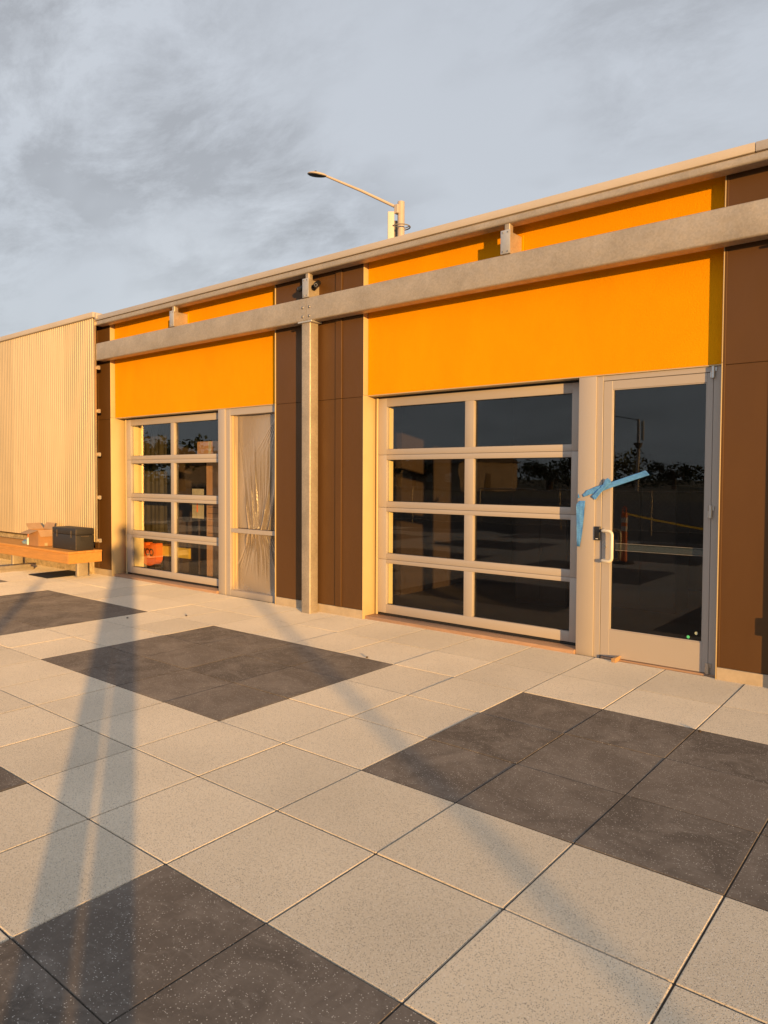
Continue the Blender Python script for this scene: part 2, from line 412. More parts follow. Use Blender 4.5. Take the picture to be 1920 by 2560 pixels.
# ------------------------------------------------------------------ building
B = empty('commercial_building', (0, 3.3, 0), 'long low commercial building with orange stucco panels, brown metal cladding and flat roof', 'building')
XL, XR = -12.0, 9.6
def brown(x0, x1, y0=YB, seams=True):
    for z0, z1 in ((.098, 2.4685), (2.4715, 3.975)):
        box('brown_panel', 'brown', B, x0+.0012, x1-.0012, y0, 3.2, z0, z1, .0022)
for x0, x1 in ((-.442, .118), (.12, .566), (.663, .977), (4.675, 5.6), (5.6, 6.5), (6.5, 7.4), (7.4, 8.5), (8.5, 9.6),
               (-4.60, -4.225), (-5.6, -4.63), (-6.6, -5.6), (-7.6, -6.6), (-8.6, -7.6), (-9.7, -8.6), (-11.4, -9.7), (-13.1, -11.4), (-14.8, -13.1), (-16.5, -14.8)): brown(x0, x1)
for x0, x1 in ((.567, .662), (-4.629, -4.601)):
    for z0, z1 in ((.098, 2.4685), (2.4715, 3.975)): box('batten', 'brown', B, x0, x1, YB-.016, 3.19, z0, z1, .003)
box('panel_flange', 'brown', B, 4.6745, 4.692, YB-.007, 3.18, .1, 3.97, .002)
for x0, x1 in ((-.443, .978), (4.674, 9.6), (-4.76, -4.224)):
    box('concrete_base', 'concrete', B, x0, x1, YB-.009, 3.19, -.03, .0955, .003)
box('rough_plinth', 'rough_concrete', B, -16.5, -4.765, 3.045, 3.19, -.03, .50, .006)
for x0, x1 in ((-4.214, -.452), (.987, 4.664)):
    box('orange_panel', 'orange', B, x0, x1, YO, 3.30, 2.489, 3.975, .002)
    box('drip_edge', 'jamb', B, x0, x1, YO-.006, 3.325, 2.479, 2.4875, .001)
# returns and corner trims either side of each bay
for x0, x1, deep in ((-4.2235, -4.2155, 1), (.9785, .9865, 1), (-.4515, -.4435, 0), (4.6655, 4.6735, 0)):
    box('jamb_trim', 'jamb', B, x0, x1, YB-.012, 3.35 if deep else 3.25, -.02, 2.4865, .0025, 2)
    box('upper_trim', 'jamb', B, x0, x1, YB-.0105, 3.22, 2.4885, 3.97, .0025, 2)
# solid wall behind the cladding, roof and room
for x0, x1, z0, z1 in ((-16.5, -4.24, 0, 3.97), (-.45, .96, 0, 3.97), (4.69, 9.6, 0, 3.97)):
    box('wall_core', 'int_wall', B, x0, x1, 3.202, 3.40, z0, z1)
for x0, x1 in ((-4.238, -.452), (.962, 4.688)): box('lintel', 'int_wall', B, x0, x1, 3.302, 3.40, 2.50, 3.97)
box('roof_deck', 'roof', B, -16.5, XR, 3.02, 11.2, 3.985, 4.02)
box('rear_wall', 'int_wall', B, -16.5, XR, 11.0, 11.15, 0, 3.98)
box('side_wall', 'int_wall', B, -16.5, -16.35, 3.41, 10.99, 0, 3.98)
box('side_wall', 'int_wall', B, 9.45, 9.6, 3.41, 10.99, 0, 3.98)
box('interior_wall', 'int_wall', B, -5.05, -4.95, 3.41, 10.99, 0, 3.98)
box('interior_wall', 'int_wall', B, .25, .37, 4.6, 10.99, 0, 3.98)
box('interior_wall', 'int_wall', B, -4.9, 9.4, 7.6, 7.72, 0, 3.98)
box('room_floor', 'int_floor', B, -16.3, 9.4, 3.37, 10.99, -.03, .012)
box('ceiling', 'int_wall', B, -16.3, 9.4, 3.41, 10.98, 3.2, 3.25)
# roof edge: flashing over a galvanised channel
for x0, x1 in ((-4.37, 4.905), (4.909, 9.6)): box('coping', 'coping', B, x0, x1, 2.940, 3.06, 3.981, 4.05, .004, 2)
box('roof_channel', 'galv', B, -4.36, 9.6, 2.95, 3.085, 3.908, 3.9775, .016, 4, 0)
box('coping', 'coping', B, -16.5, -4.345, 2.895, 3.06, 4.028, 4.108, .004, 2)
box('coping_return', 'coping', B, -4.3445, -4.29, 2.925, 3.05, 4.0, 4.088, .004, 2)
# corrugated rain screen
def corrugated(x0, n, parent, pitch=.0668, amp=.0125):
    bm = bmesh.new(); k = 12; prev = None
    z0, z1 = .545, 4.027; x1 = x0+n*pitch
    cx = (x0+x1)/2
    for a in range(n*k+1):
        x = x0+a*pitch/k; ph = 2*math.pi*a/k
        y = -amp*math.cos(ph)
        q = [bm.verts.new((x-cx, y, z0-z0)), bm.verts.new((x-cx, y, z1-z0)), bm.verts.new((x-cx, y+.0012, 0)), bm.verts.new((x-cx, y+.0012, z1-z0))]
        if prev:
            bm.faces.new((prev[0], q[0], q[1], prev[1])); bm.faces.new((prev[2], prev[3], q[3], q[2]))
            bm.faces.new((prev[0], prev[2], q[2], q[0])); bm.faces.new((prev[1], q[1], q[3], prev[3]))
        prev = q
    o = mesh('corrugated_sheet', bm, 'corrugated', parent, (cx, 2.938+random.uniform(-.001, .001), z0))
    o.data.polygons.foreach_set('use_smooth', [True]*len(o.data.polygons)); o.data.set_sharp_from_angle(angle=R(50))
    return o
xe = -4.372
for s in range(13):
    corrugated(xe-14*.0668, 14, B); xe -= 14*.0668+.0006
box('edge_trim', 'corrugated', B, -4.3715, -4.360, 2.927, 2.962, .545, 4.0, .0015)
for z in (3.262, 2.59, 1.915, 1.243, .568):
    g = box('girt', 'galv', B, -16.5, -4.335, 2.963, 3.010, z-.030, z+.030, .012, 3, 0)
    box('standoff', 'galv', B, -4.66, -4.62, 3.0105, 3.103, z-.02, z+.02, .003)
# timber strips under the doors
for x0, x1 in ((.988, 3.464), (-4.212, -1.65)): box('sill_board', 'sill', B, x0, x1, 3.145, 3.335, -.02, .034, .004, 2)
box('sill_board', 'sill', B, 3.70, 4.66, 3.172, 3.26, -.02, .010, .003)

# ------------------------------------------------------------------ steel frame in front of the facade
F = empty('steel_canopy_frame', (.25, 3.0, 0), 'galvanised steel frame of long beam, posts and stub brackets along the orange facade', 'steel frame')
BY0, BY1, BZ0, BZ1 = 2.945, 3.085, 3.365, 3.630
for x0, x1, jx in ((-4.335, .2555, .20), (.2605, 9.6, .306)):
    bmn = box('beam', 'galv', F, x0, x1, BY0, BY1, BZ0, BZ1, .017, 4, 0)
    for z in (3.418, 3.522):
        bm = bmesh.new(); bmesh.ops.create_uvsphere(bm, u_segments=12, v_segments=8, radius=.0125)
        bmesh.ops.scale(bm, vec=(1, .55, 1), verts=bm.verts)
        bmesh.ops.create_cone(bm, cap_ends=True, segments=16, radius1=.017, radius2=.017, depth=.003, matrix=Matrix.Rotation(R(90), 4, 'X'))
        mesh('bolt', bm, 'bolt', bmn, (jx, BY0-.001, z), True)
box('splice_plate', 'plate', F, .15, .365, BY0+.03, BY1-.03, BZ0+.02, BZ1-.02)
for x0, first in ((.180, True), (5.262, False)):
    p = box('post', 'galv', F, x0, x0+.142, 2.9455, 3.0845, -.02, 3.345, .015, 4, 2)
    box('cap_plate', 'plate', p, x0-.04, x0+.182, 2.926, 3.10, 3.3455, 3.3645, .002)
box('junction_box', 'galv', F, 5.185, 5.2605, 2.965, 3.03, .41, .545, .008, 2)
for xo in (-2.345, .250, 2.838, 5.43):
    a, b = xo-.044, xo+.044
    o = box('outrigger', 'galv', F, a, b, 2.952, 3.184, 3.632, 3.838, .010, 3, 1)
    pl = box('end_plate', 'plate', o, a-.006, b+.006, 2.940, 2.9515, 3.634, 3.850, .004, 2)
    for dx in (-.026, .026):
        for z in (3.655, 3.828):
            bm = bmesh.new(); bmesh.ops.create_cone(bm, cap_ends=True, segments=6, radius1=.0075, radius2=.0075, depth=.006, matrix=Matrix.Rotation(R(90), 4, 'X'))
            mesh('bolt', bm, 'bolt', pl, (xo+dx, 2.9375, z))
    box('wall_flange', 'orange' if xo != .25 else 'brown', o, a-.012, b+.02, 3.166, 3.1835, 3.634, 3.85, .002)
    box('hanger', 'galv', F, xo-.024, xo+.034, 2.962, 3.03, 3.8395, 3.9095, .010, 3, 2)

# ------------------------------------------------------------------ overhead glass doors
ZR = [(.062, .160), (.622, .734), (1.199, 1.313), (1.776, 1.894), (2.364, 2.458)]
SEAM = [.665, 1.246, 1.831]
def overhead(name, label, xs, tdepth):
    sl0, sl1, ml0, ml1, sr0, sr1 = xs
    D = empty(name, ((sl0+sr1)/2, YG, 0), label, 'garage door', 'glazed overhead doors')
    y1 = YG+.05
    seams = [.062]+SEAM+[2.458]
    for k in range(4):
        z0, z1 = seams[k]+.0015, seams[k+1]-.0015
        pz0, pz1 = ZR[k][1], ZR[k+1][0]
        for a, b in ((sl0, sl1), (sr0, sr1)): box('stile', 'alu', D, a, b, YG, y1, z0, z1, .002, 2)
        box('mullion', 'alu', D, ml0, ml1, YG+.001, y1-.001, pz0, pz1, .002, 2)
        for za, zb in ((z0, pz0), (pz1, z1)): box('rail', 'alu', D, sl1, sr0, YG+.0005, y1-.0005, za, zb, .002, 2)
        for a, b in ((sl1, ml0), (ml1, sr0)):
            p = box('pane', 'glass_wavy', D, a+.001, b-.001, YG+.036, YG+.042, pz0+.001, pz1-.001)
            for q in ((a+.0005, b-.0005, pz0+.0005, pz0+.004), (a+.0005, b-.0005, pz1-.004, pz1-.0005)):
                box('gasket', 'rubber', p, q[0], q[1], YG+.030, YG+.0355, q[2], q[3])
    box('bottom_seal', 'rubber', D, sl0+.002, sr1-.002, YG+.004, YG+.045, .035, .0615, .004)
    box('side_seal', 'jamb', D, sl0-.026, sl0-.003, YG-.008, YG+.03, .035, 2.465, .002)
    box('top_seal', 'rubber', D, sl0-.02, sr1, YG+.006, YG+.04, 2.4595, 2.477)
    box('track', 'track', D, sl1-.030, sl1-.002, y1+.004, y1+.004+tdepth, .02, 2.46, .002)
    for z in (.36, .95, 1.53, 2.12):
        h = box('hinge', 'steel', D, ml0+.02, ml1-.02, y1+.001, y1+.02, z, z+.05, .003)
    return D
overhead('overhead_door', 'glazed overhead door of eight panes beside the glass entrance door', (1.037, 1.156, 2.182, 2.286, 3.342, 3.464), .07)
overhead('overhead_door', 'glazed overhead door of eight panes beside the plastic-covered window', (-4.108, -3.985, -2.925, -2.842, -1.785, -1.655), .165)

# ------------------------------------------------------------------ entrance door with its frame
E = empty('entrance_door', (4.14, YS, 0), 'single aluminium framed glass entrance door with pull handle, right of the overhead door', 'door')
box('frame_post', 'alu', E, 3.466, 3.6265, YS-.016, YS+.09, -.02, 2.4775, .002, 2)
box('frame_jamb', 'alu', E, 3.6275, 3.683, YS, YS+.08, -.015, 2.4775, .0015)
box('frame_jamb', 'alu', E, 4.590, 4.6645, YS, YS+.08, -.015, 2.4775, .0015)
box('frame_head', 'alu', E, 3.6835, 4.5895, YS+.0005, YS+.08, 2.434, 2.4775, .0015)
LX0, LX1 = 3.6875, 4.5865
leaf = empty('door_leaf', (4.137, YS, 0), None, None); del_keys = None
leaf.parent = E; leaf.location = Vector((4.137, YS, 0))-wloc(E)
box('stile', 'alu', leaf, LX0, 3.766, YS+.002, YS+.046, .014, 2.4295, .0015)
box('stile', 'alu', leaf, 4.541, LX1, YS+.002, YS+.046, .014, 2.4295, .0015)
box('top_rail', 'alu', leaf, 3.7665, 4.5405, YS+.0025, YS+.0455, 2.356, 2.4295, .0015)
box('bottom_rail', 'alu', leaf, 3.7665, 4.5405, YS+.0025, YS+.0455, .014, .254, .0015)
gl = box('pane', 'glass', leaf, 3.768, 4.539, YS+.022, YS+.028, .2555, 2.3545)
for a in ((3.7665, 3.7745, .2545, 2.3555), (4.5325, 4.5405, .2545, 2.3555), (3.7745, 4.5325, .2545, .2625), (3.7745, 4.5325, 2.3475, 2.3555)):
    box('glazing_bead', 'alu', leaf, a[0], a[1], YS+.0065, YS+.020, a[2], a[3], .001)
for sx, sz, mt in ((4.427, .283, 'sticker_green'), (4.489, .322, 'sticker_pale')):
    bm = bmesh.new(); bmesh.ops.create_cone(bm, cap_ends=True, segments=24, radius1=.0125, radius2=.0125, depth=.0008, matrix=Matrix.Rotation(R(90), 4, 'X'))
    bmesh.ops.create_cone(bm, cap_ends=True, segments=16, radius1=.005, radius2=.005, depth=.0016, matrix=Matrix.Rotation(R(90), 4, 'X'))
    o = mesh('round_sticker', bm, mt, leaf, (sx, YS+.0212, sz))
    o['label'] = 'bright green round sticker' if 'green' in mt else 'pale green round sticker'
# pull handle
def arc(cx, cy, cz): pass
hp = []
XH0, XH1, YH = 3.712, 3.806, YS-.066
for z, s in ((1.124, 1), (.862, -1)):
    seg = [(XH0, YS+.001, z), (XH0, YS-.03, z)]
    seg += [(XH0+.012*(1-math.cos(t)), YS-.03-.022*math.sin(t), z) for t in (R(30), R(60), R(90))]
    seg += [(XH1-.03, YH, z)]
    seg += [(XH1-.03+.03*math.sin(t), YH, z-s*.03*(1-math.cos(t))) for t in (R(30), R(60), R(90))]
    hp += seg if s == 1 else seg[::-1]
tube('pull_handle', 'handle', leaf, hp, .0145, 12)
for z in (1.124, .862):
    bm = bmesh.new(); bmesh.ops.create_cone(bm, cap_ends=True, segments=20, radius1=.019, radius2=.019, depth=.006, matrix=Matrix.Rotation(R(90), 4, 'X'))
    mesh('handle_rose', bm, 'steel', leaf, (XH0, YS-.002, z), False)
bm = bmesh.new(); bmesh.ops.create_cone(bm, cap_ends=True, segments=24, radius1=.017, radius2=.015, depth=.012, matrix=Matrix.Rotation(R(90), 4, 'X'))
lk = mesh('lock_cylinder', bm, 'steel', leaf, (3.716, YS-.004, .989))
box('keyway', 'black', lk, 3.7145, 3.7175, YS-.0115, YS-.0095, .982, .996)
# panic bar on the inside
box('panic_bar', 'bar', leaf, 3.79, 4.53, YS+.055, YS+.10, .955, 1.012, .004)
for z in (.9525, 1.0135): box('panic_bar_edge', 'alu', leaf, 3.79, 4.53, YS+.054, YS+.06, z-.0012, z+.0012)
for z0, z1 in ((2.385, 2.475), (1.27, 1.37), (.012, .10)):
    h = tube('hinge', 'steel', E, [(4.589, YS-.016, z0), (4.589, YS-.016, z1)], .0145, 12, smooth=True)
    zc_ = z0+.55*(z1-z0)
    box('hinge_leaf', 'steel', h, 4.565, 4.5885, YS-.012, YS-.0005, z0+.004, zc_, .001)
    box('hinge_leaf', 'steel', h, 4.5895, 4.613, YS-.012, YS-.0005, zc_+.004, z1-.004, .001)
KP = empty('keypad', (3.645, YS-.017, 1.036), 'small black keypad lock beside the door handle', 'keypad')
kb = box('housing', 'black', KP, 3.630, 3.680, YS-.028, YS-.0005, 1.036, 1.158, .005, 3)
for r_ in range(4):
    for c_ in range(3):
        tube('key', 'rubber', KP, [(3.642+c_*.013, YS-.0278, 1.075+r_*.018), (3.642+c_*.013, YS-.0295, 1.075+r_*.018)], .0042, 8)
box('badge', 'white', KP, 3.644, 3.666, YS-.0288, YS-.0282, 1.048, 1.053)

# ------------------------------------------------------------------ window with plastic sheeting
Wn = empty('sidelight_window', (-1.05, YS, 0), 'tall narrow window frame with a mid bar, covered by plastic film', 'window')
box('frame_post', 'alu', Wn, -1.648, -1.508, YS-.016, YS+.09, -.02, 2.4775, .002, 2)
box('frame_jamb', 'alu', Wn, -1.507, -1.418, YS, YS+.10, -.015, 2.4775, .002)
box('frame_jamb', 'alu', Wn, -.53, -.453, YS, YS+.10, -.015, 2.4775, .002)
box('frame_head', 'alu', Wn, -1.4175, -.5305, YS+.0005, YS+.10, 2.39, 2.4775, .002)
box('frame_sill', 'alu', Wn, -1.4175, -.5305, YS+.0005, YS+.10, -.01, .072, .002)
box('mid_bar', 'alu', Wn, -1.417, -.531, YS+.008, YS+.07, .838, .893, .002)
for x in (-1.412, -1.385): box('glazing_stop', 'jamb', Wn, x, x+.012, YS+.03+(x+1.412), YS+.098, .073, 2.389, .001)
box('pane', 'glass', Wn, -1.372, -.5315, YS+.112, YS+.118, .073, 2.389)
box('backing_board', 'brown', Wn, -1.45, -.46, YS+.16, YS+.168, .02, 2.44)
def film(name, x0, x1, z0, z1, yb, label, focus_z, seed):
    rnd = random.Random(seed); nx, nz = 190, 260 if z1-z0 > 1 else 160
    folds = [(rnd.uniform(x0+.1, x1), rnd.uniform(-.25, .25), rnd.uniform(.008, .018), rnd.uniform(.008, .022), rnd.uniform(.2, .9)) for _ in range(44)]
    bm = bmesh.new(); rows = []
    cx = (x0+x1)/2
    for b in range(nz+1):
        z = z0+(z1-z0)*b/nz; row = []
        for a in range(nx+1):
            x = x0+(x1-x0)*a/nx; y = 0
            u = (x-x0)/(x1-x0); t = abs(z-focus_z)/(z1-z0)
            y += -.035*math.exp(-u/.06)-.03*math.exp(-(1-u)/.05)
            y += .010*math.sin(3.1*x*3+z*2.1)+.006*math.sin(9*x-5*z+seed)
            for fx, sl, w, am, ln in folds:
                xc = (cx+.08)+(fx-cx-.08)*(.55+t*.9)+sl*t*.35
                e = max(0, 1-t/ln)
                y -= am*e*math.exp(-((x-xc)/w)**2)
            for q in range(5):
                dl = (x1-x)-(z1-z)*(.35+.16*q); y -= .010*math.exp(-(dl/.011)**2)*max(0, 1-(z1-z)/.55) if z1-z0 > 1 else 0
            y -= .05*math.exp(-(z-z0)/.05)*(.5+.5*math.sin(7*x+seed)) if focus_z > z else 0
            row.append(bm.verts.new((x-cx, y, z-z0)))
        rows.append(row)
    for b in range(nz):
        for a in range(nx): bm.faces.new((rows[b][a], rows[b][a+1], rows[b+1][a+1], rows[b+1][a]))
    o = mesh(name, bm, 'film', None, (cx, yb, z0), True)
    return tag(o, label, 'plastic sheet', 'plastic film over the tall window')
film('plastic_sheeting', -1.395, -.535, .90, 2.385, YS+.092, 'wrinkled clear plastic film covering the window above its mid bar', .90, 3)
film('plastic_sheeting', -1.395, -.535, .075, .836, YS+.092, 'crumpled clear plastic film covering the window below its mid bar', .836, 11)

# ------------------------------------------------------------------ blue tape
def tape(label, pts, y, lift=.007):
    bm = bmesh.new(); cx = sum(p[0] for p in pts)/len(pts); cz = min(p[1] for p in pts)
    vs = [bm.verts.new((x-cx, 0, z-cz)) for x, z in pts]; f = bm.faces.new(vs)
    bmesh.ops.triangulate(bm, faces=[f]); bmesh.ops.subdivide_edges(bm, edges=bm.edges[:], cuts=5, use_grid_fill=True)
    for v in bm.verts:
        a, b = v.co.x+cx, v.co.z+cz
        w = .5+.5*math.sin(a*61+b*33)+.35*math.sin(a*140-b*95+1.3)+.25*math.sin(a*23+b*210)
        v.co.y = -lift*.55*abs(w)-.014*max(0, (a-3.98)/.13)**2
    r = bmesh.ops.extrude_face_region(bm, geom=bm.faces[:])
    bmesh.ops.translate(bm, verts=[v for v in r['geom'] if isinstance(v, bmesh.types.BMVert)], vec=(0, -.0006, 0))
    return tag(mesh('masking_tape', bm, 'tape', None, (cx, y, cz), True), label, 'tape', 'blue tape at the entrance door')
tape('long blue tape strip slanting from frame post across the door glass', [(3.776, 1.551), (4.069, 1.65), (4.084, 1.641), (4.109, 1.613), (3.953, 1.562), (3.782, 1.503), (3.694, 1.469), (3.594, 1.44), (3.525, 1.415), (3.511, 1.435), (3.556, 1.475), (3.631, 1.507), (3.694, 1.525)], YS-.020)
tape('short blue tape piece stuck crosswise over the long slanting strip', [(3.745, 1.586), (3.776, 1.566), (3.774, 1.541), (3.72, 1.49), (3.679, 1.444), (3.638, 1.392), (3.619, 1.412), (3.6, 1.422), (3.647, 1.469), (3.678, 1.5), (3.709, 1.54), (3.724, 1.571)], YS-.027)
tape('tiny torn scrap of blue tape at the left end of the slanting strip', [(3.475, 1.448), (3.493, 1.409), (3.471, 1.402)], YS-.019)
tape('blue tape strip hanging straight down the frame post', [(3.49, 1.381), (3.541, 1.382), (3.537, 1.307), (3.521, 1.125), (3.499, 0.971), (3.468, 0.972), (3.467, 1.06), (3.477, 1.149), (3.484, 1.201), (3.488, 1.305), (3.469, 1.31), (3.457, 1.346), (3.468, 1.362)], YS-.021)
# wooden wedge
wd = prism('door_wedge', 'wedge', None, [(3.835, .0015), (3.870, .0015), (3.870, .040), (3.835, .032)], 3.085, 3.20); tag(wd, 'small wooden wedge block pushed under the entrance door', 'wedge')

# ------------------------------------------------------------------ security cameras
def cctv(base, d, label):
    base = Vector(base); d = Vector(d).normalized()
    c = empty('security_camera', base, label, 'camera', 'cameras by the middle post')
    s = 1 if d.x > 0 else -1
    tube('mount', 'black', c, [base, base+Vector((s*.012, 0, 0))], .034, 18)
    tube('arm', 'black', c, [base+Vector((s*.011, 0, 0)), base+Vector((s*.045, -.005, .012)), base+Vector((s*.07, -.01, .02))], .013, 10)
    o = base+Vector((s*.075, -.012, .028))
    b = tube('body', 'black', c, [o-d*.075, o-d*.07, o+d*.06, o+d*.066], [.02, .031, .031, .028], 18)
    tube('lens_ring', 'steel', b, [o+d*.0655, o+d*.069], .019, 18)
    tube('lens', 'black', b, [o+d*.0685, o+d*.0715], .0125, 14)
cctv((.296, 3.02, 3.752), (.50, -.82, -.42), 'black bullet security camera on the right of the middle post bracket')
cctv((.2045, 3.04, 3.752), (-.72, -.5, -.3), 'black security camera half hidden left of the middle post bracket')

# ------------------------------------------------------------------ bench and what lies on it
BN = empty('timber_bench', (-7, 2.66, 0), 'long timber bench on steel posts in front of the corrugated wall', 'bench')
ZT = .443; BX = -4.175; BF = 2.39; BK = 2.922
yk = BF
for k, (ya, yb_) in enumerate(((BF-.006, BF+.132), (BF+.136, BF+.268), (BF+.272, BF+.404), (BF+.408, BK))):
    box('seat_board', 'bench', BN, -15, BX+.006, ya, yb_, ZT-.030, ZT, .003, 2)
box('front_fascia', 'bench', BN, -15, BX-.03, BF, BF+.028, .263, ZT-.032, .003)
box('end_fascia', 'bench', BN, BX-.028, BX, BF-.001, BK-.002, .262, ZT-.032, .003)
for x in (-4.645, -6.9, -9.1, -11.3, -13.5):
    p = box('leg', 'galv', BN, x, x+.075, 2.735, 2.915, -.02, .41, .012, 3, 2)
    box('foot_plate', 'plate', p, x-.02, x+.095, 2.715, 2.93, -.001, .008)
# black job case
CS = empty('black_case', (-4.62, 2.68, ZT), 'battered black tool case with hinged lid on the bench end', 'case')
box('body', 'case', CS, -5.0, -4.255, 2.555, 2.83, ZT+.001, ZT+.235, .008, 2)
box('lid', 'case', CS, -5.002, -4.253, 2.553, 2.832, ZT+.238, ZT+.335, .010, 2)
for x in (-4.985, -4.262):
    box('edge_strip', 'case_edge', CS, x-.006, x+.008, 2.549, 2.5535, ZT+.01, ZT+.325)
for x in (-4.86, -4.42): box('latch', 'case_edge', CS, x, x+.022, 2.5475, 2.553, ZT+.19, ZT+.30, .001)
tube('side_handle', 'case_edge', CS, [(-4.253, 2.63, ZT+.22), (-4.235, 2.635, ZT+.215), (-4.235, 2.74, ZT+.215), (-4.253, 2.745, ZT+.22)], .006, 8)
box('handle_plate', 'case', CS, -4.254, -4.249, 2.615, 2.76, ZT+.15, ZT+.235, .001)
# cardboard box with open flaps
CB = empty('cardboard_box', (-5.5, 2.62, ZT), 'open cardboard box with splayed flaps on the bench left of the black case', 'box')
cx0, cx1, cy0, cy1, cz0, cz1 = -5.67, -5.34, 2.49, 2.74, ZT+.002, ZT+.262
box('side', 'card', CB, cx0, cx1, cy0, cy0+.005, cz0, cz1); box('side', 'card', CB, cx0, cx1, cy1-.005, cy1, cz0, cz1)
box('side', 'card', CB, cx0, cx0+.005, cy0+.006, cy1-.006, cz0, cz1); box('side', 'card', CB, cx1-.005, cx1, cy0+.006, cy1-.006, cz0, cz1)
box('bottom', 'card_in', CB, cx0+.006, cx1-.006, cy0+.006, cy1-.006, cz0, cz0+.005)
box('packing_tape', 'paper', CB, cx1+.0002, cx1+.001, (cy0+cy1)/2-.025, (cy0+cy1)/2+.025, cz0+.002, cz0+.05)
def flap(p0, p1, d, L):
    p0, p1, d = Vector(p0), Vector(p1), Vector(d).normalized()*L
    n = (p1-p0).cross(d).normalized()*.004
    e = (p1-p0)*.05
    q = [p0, p1, p1+d-e, p0+d+e]; bm = bmesh.new()
    A = [bm.verts.new(v-p0) for v in q]; Bv = [bm.verts.new(v-p0+n) for v in q]
    bm.faces.new(A); bm.faces.new(Bv[::-1])
    for k in range(4): bm.faces.new((A[k], Bv[k], Bv[(k+1) % 4], A[(k+1) % 4]))
    mesh('flap', bm, 'card_in', CB, p0)
flap((cx0, cy0, cz1), (cx1, cy0, cz1), (-.25, -.72, -.30), .15)
flap((cx1, cy0, cz1), (cx1, cy1, cz1), (.45, 0, -.75), .12)
flap((cx0, cy1, cz1), (cx1, cy1, cz1), (0, .25, .8), .11)
flap((cx0, cy0, cz1), (cx0, cy1, cz1), (-.6, 0, .45), .15)
# small litter beside it
JR = empty('spray_bottle', (-5.80, 2.55, ZT), 'small pale bottle with orange cap standing left of the cardboard box', 'bottle')
tube('bottle', 'white', JR, [(-5.80, 2.55, ZT), (-5.80, 2.55, ZT+.10), (-5.80, 2.55, ZT+.12)], [.028, .028, .014], 14)
tube('cap', 'orange_plastic', JR, [(-5.80, 2.55, ZT+.12), (-5.80, 2.55, ZT+.17)], .015, 12)
bm = bmesh.new(); bmesh.ops.create_icosphere(bm, subdivisions=3, radius=.06)
for v in bm.verts:
    v.co *= 1+.22*math.sin(v.co.x*90+1)*math.sin(v.co.y*80)+.12*math.sin(v.co.z*120); v.co.z = max(v.co.z*.6+.03, 0)
tag(mesh('cloth_rag', bm, 'blue_cloth', None, (-6.0, 2.60, ZT+.001), True), 'crumpled blue rag on the bench left of the bottle', 'rag')
# mat and metal studs on the ground
tag(box('floor_mat', 'mat', None, -5.36, -4.74, 2.34, 2.99, .002, .014, .003), 'dark rubber mat lying on pavers under the bench end', 'mat')
for k, (x, z) in enumerate(((-6.10, .002), (-6.02, .002), (-6.06, .046))):
    st = empty('metal_stud', (x, 1.6, z), ['long metal stud on the ground under the bench, left of the pair', 'long metal stud on the ground under the bench, right of the pair', 'long metal stud lying on top of the two others under the bench'][k], 'stud', 'studs stacked under the bench')
    box('web', 'galv', st, x-.035, x+.035, .9, 2.74-.03*k, z, z+.003)
    for s in (-1, 1): box('flange', 'galv', st, x+s*.035-.0015, x+s*.035+.0015, .9, 2.74-.03*k, z+.0032, z+.042)

for k, (x, y, lb) in enumerate(((-1.033, 1.451, 'dark pebble on pale pavers beyond the near left dark patch'), (-.642, 1.946, 'dark pebble on pale pavers in front of the left overhead door'), (4.911, 1.788, 'dark twig-sized pebble at the edge of the right dark patch'), (2.131, 1.84, 'dark pebble at the right corner of the middle dark patch'))):
    bm = bmesh.new(); bmesh.ops.create_icosphere(bm, subdivisions=2, radius=.011)
    for v in bm.verts: v.co *= 1+.3*math.sin(v.co.x*400+k)*math.cos(v.co.y*350); v.co.z = max(v.co.z*.6+.005, 0)
    tag(mesh('pebble', bm, 'bark', None, (x, y, .002), True), lb, 'pebble', 'pebbles on the pavers')

# ------------------------------------------------------------------ inside the rooms
IV = empty('orange_sack', (-4.1, 3.75, .012), 'orange printed sack standing inside behind the left overhead door', 'sack')
ol = [(-4.32, .50), (-4.16, .50), (-4.16, .455), (-4.04, .455), (-4.04, .50), (-3.885, .50), (-3.868, .40), (-3.87, .30)]
ol += [(-4.09+.22*math.cos(t), .27-.14*math.sin(t)) for t in [math.pi*k/12 for k in range(1, 12)]]+[(-4.315, .30), (-4.325, .40)]
bm_o = prism('bag', 'orange_plastic', IV, ol, 3.68, 3.80)
box('stand', 'int_wall', IV, -4.25, -3.93, 3.69, 3.80, .013, .16)
tc_ = bpy.data.curves.new('lettering', 'FONT'); tc_.body = 'IVCO'; tc_.size = .16; tc_.extrude = .001; tc_.offset = .004; tc_.align_x = 'CENTER'
to = bpy.data.objects.new('lettering', tc_); COL.objects.link(to)
dg = bpy.context.evaluated_depsgraph_get(); tme = bpy.data.meshes.new_from_object(to.evaluated_get(dg)); bpy.data.objects.remove(to)
tme.materials.clear(); tme.materials.append(MT['black'])
lo = bpy.data.objects.new('lettering', tme); COL.objects.link(lo); lo.parent = IV
lo.location = Vector((-4.1, 3.655, .30))-wloc(IV); lo.rotation_euler = (R(90), 0, 0)
tag(box('yellow_board', 'yellow', None, -3.86, -3.15, 3.78, 3.82, .30, .46, .004), 'yellow board low inside behind the left overhead door', 'board')
tag(box('board_trestle', 'int_wall', None, -3.75, -3.25, 3.74, 3.86, .013, .299, .004), 'dark trestle carrying the yellow board inside', 'trestle')
c1 = empty('carton', (-2.3, 3.66, 1.9), 'plain cardboard carton on top of the tall stack behind the left overhead door', 'carton', 'cartons behind the left overhead door')
box('carton_body', 'card', c1, -2.63, -2.02, 3.56, 3.80, 1.905, 2.09, .004); box('tape_seam', 'paper', c1, -2.36, -2.30, 3.5585, 3.5595, 1.91, 2.085)
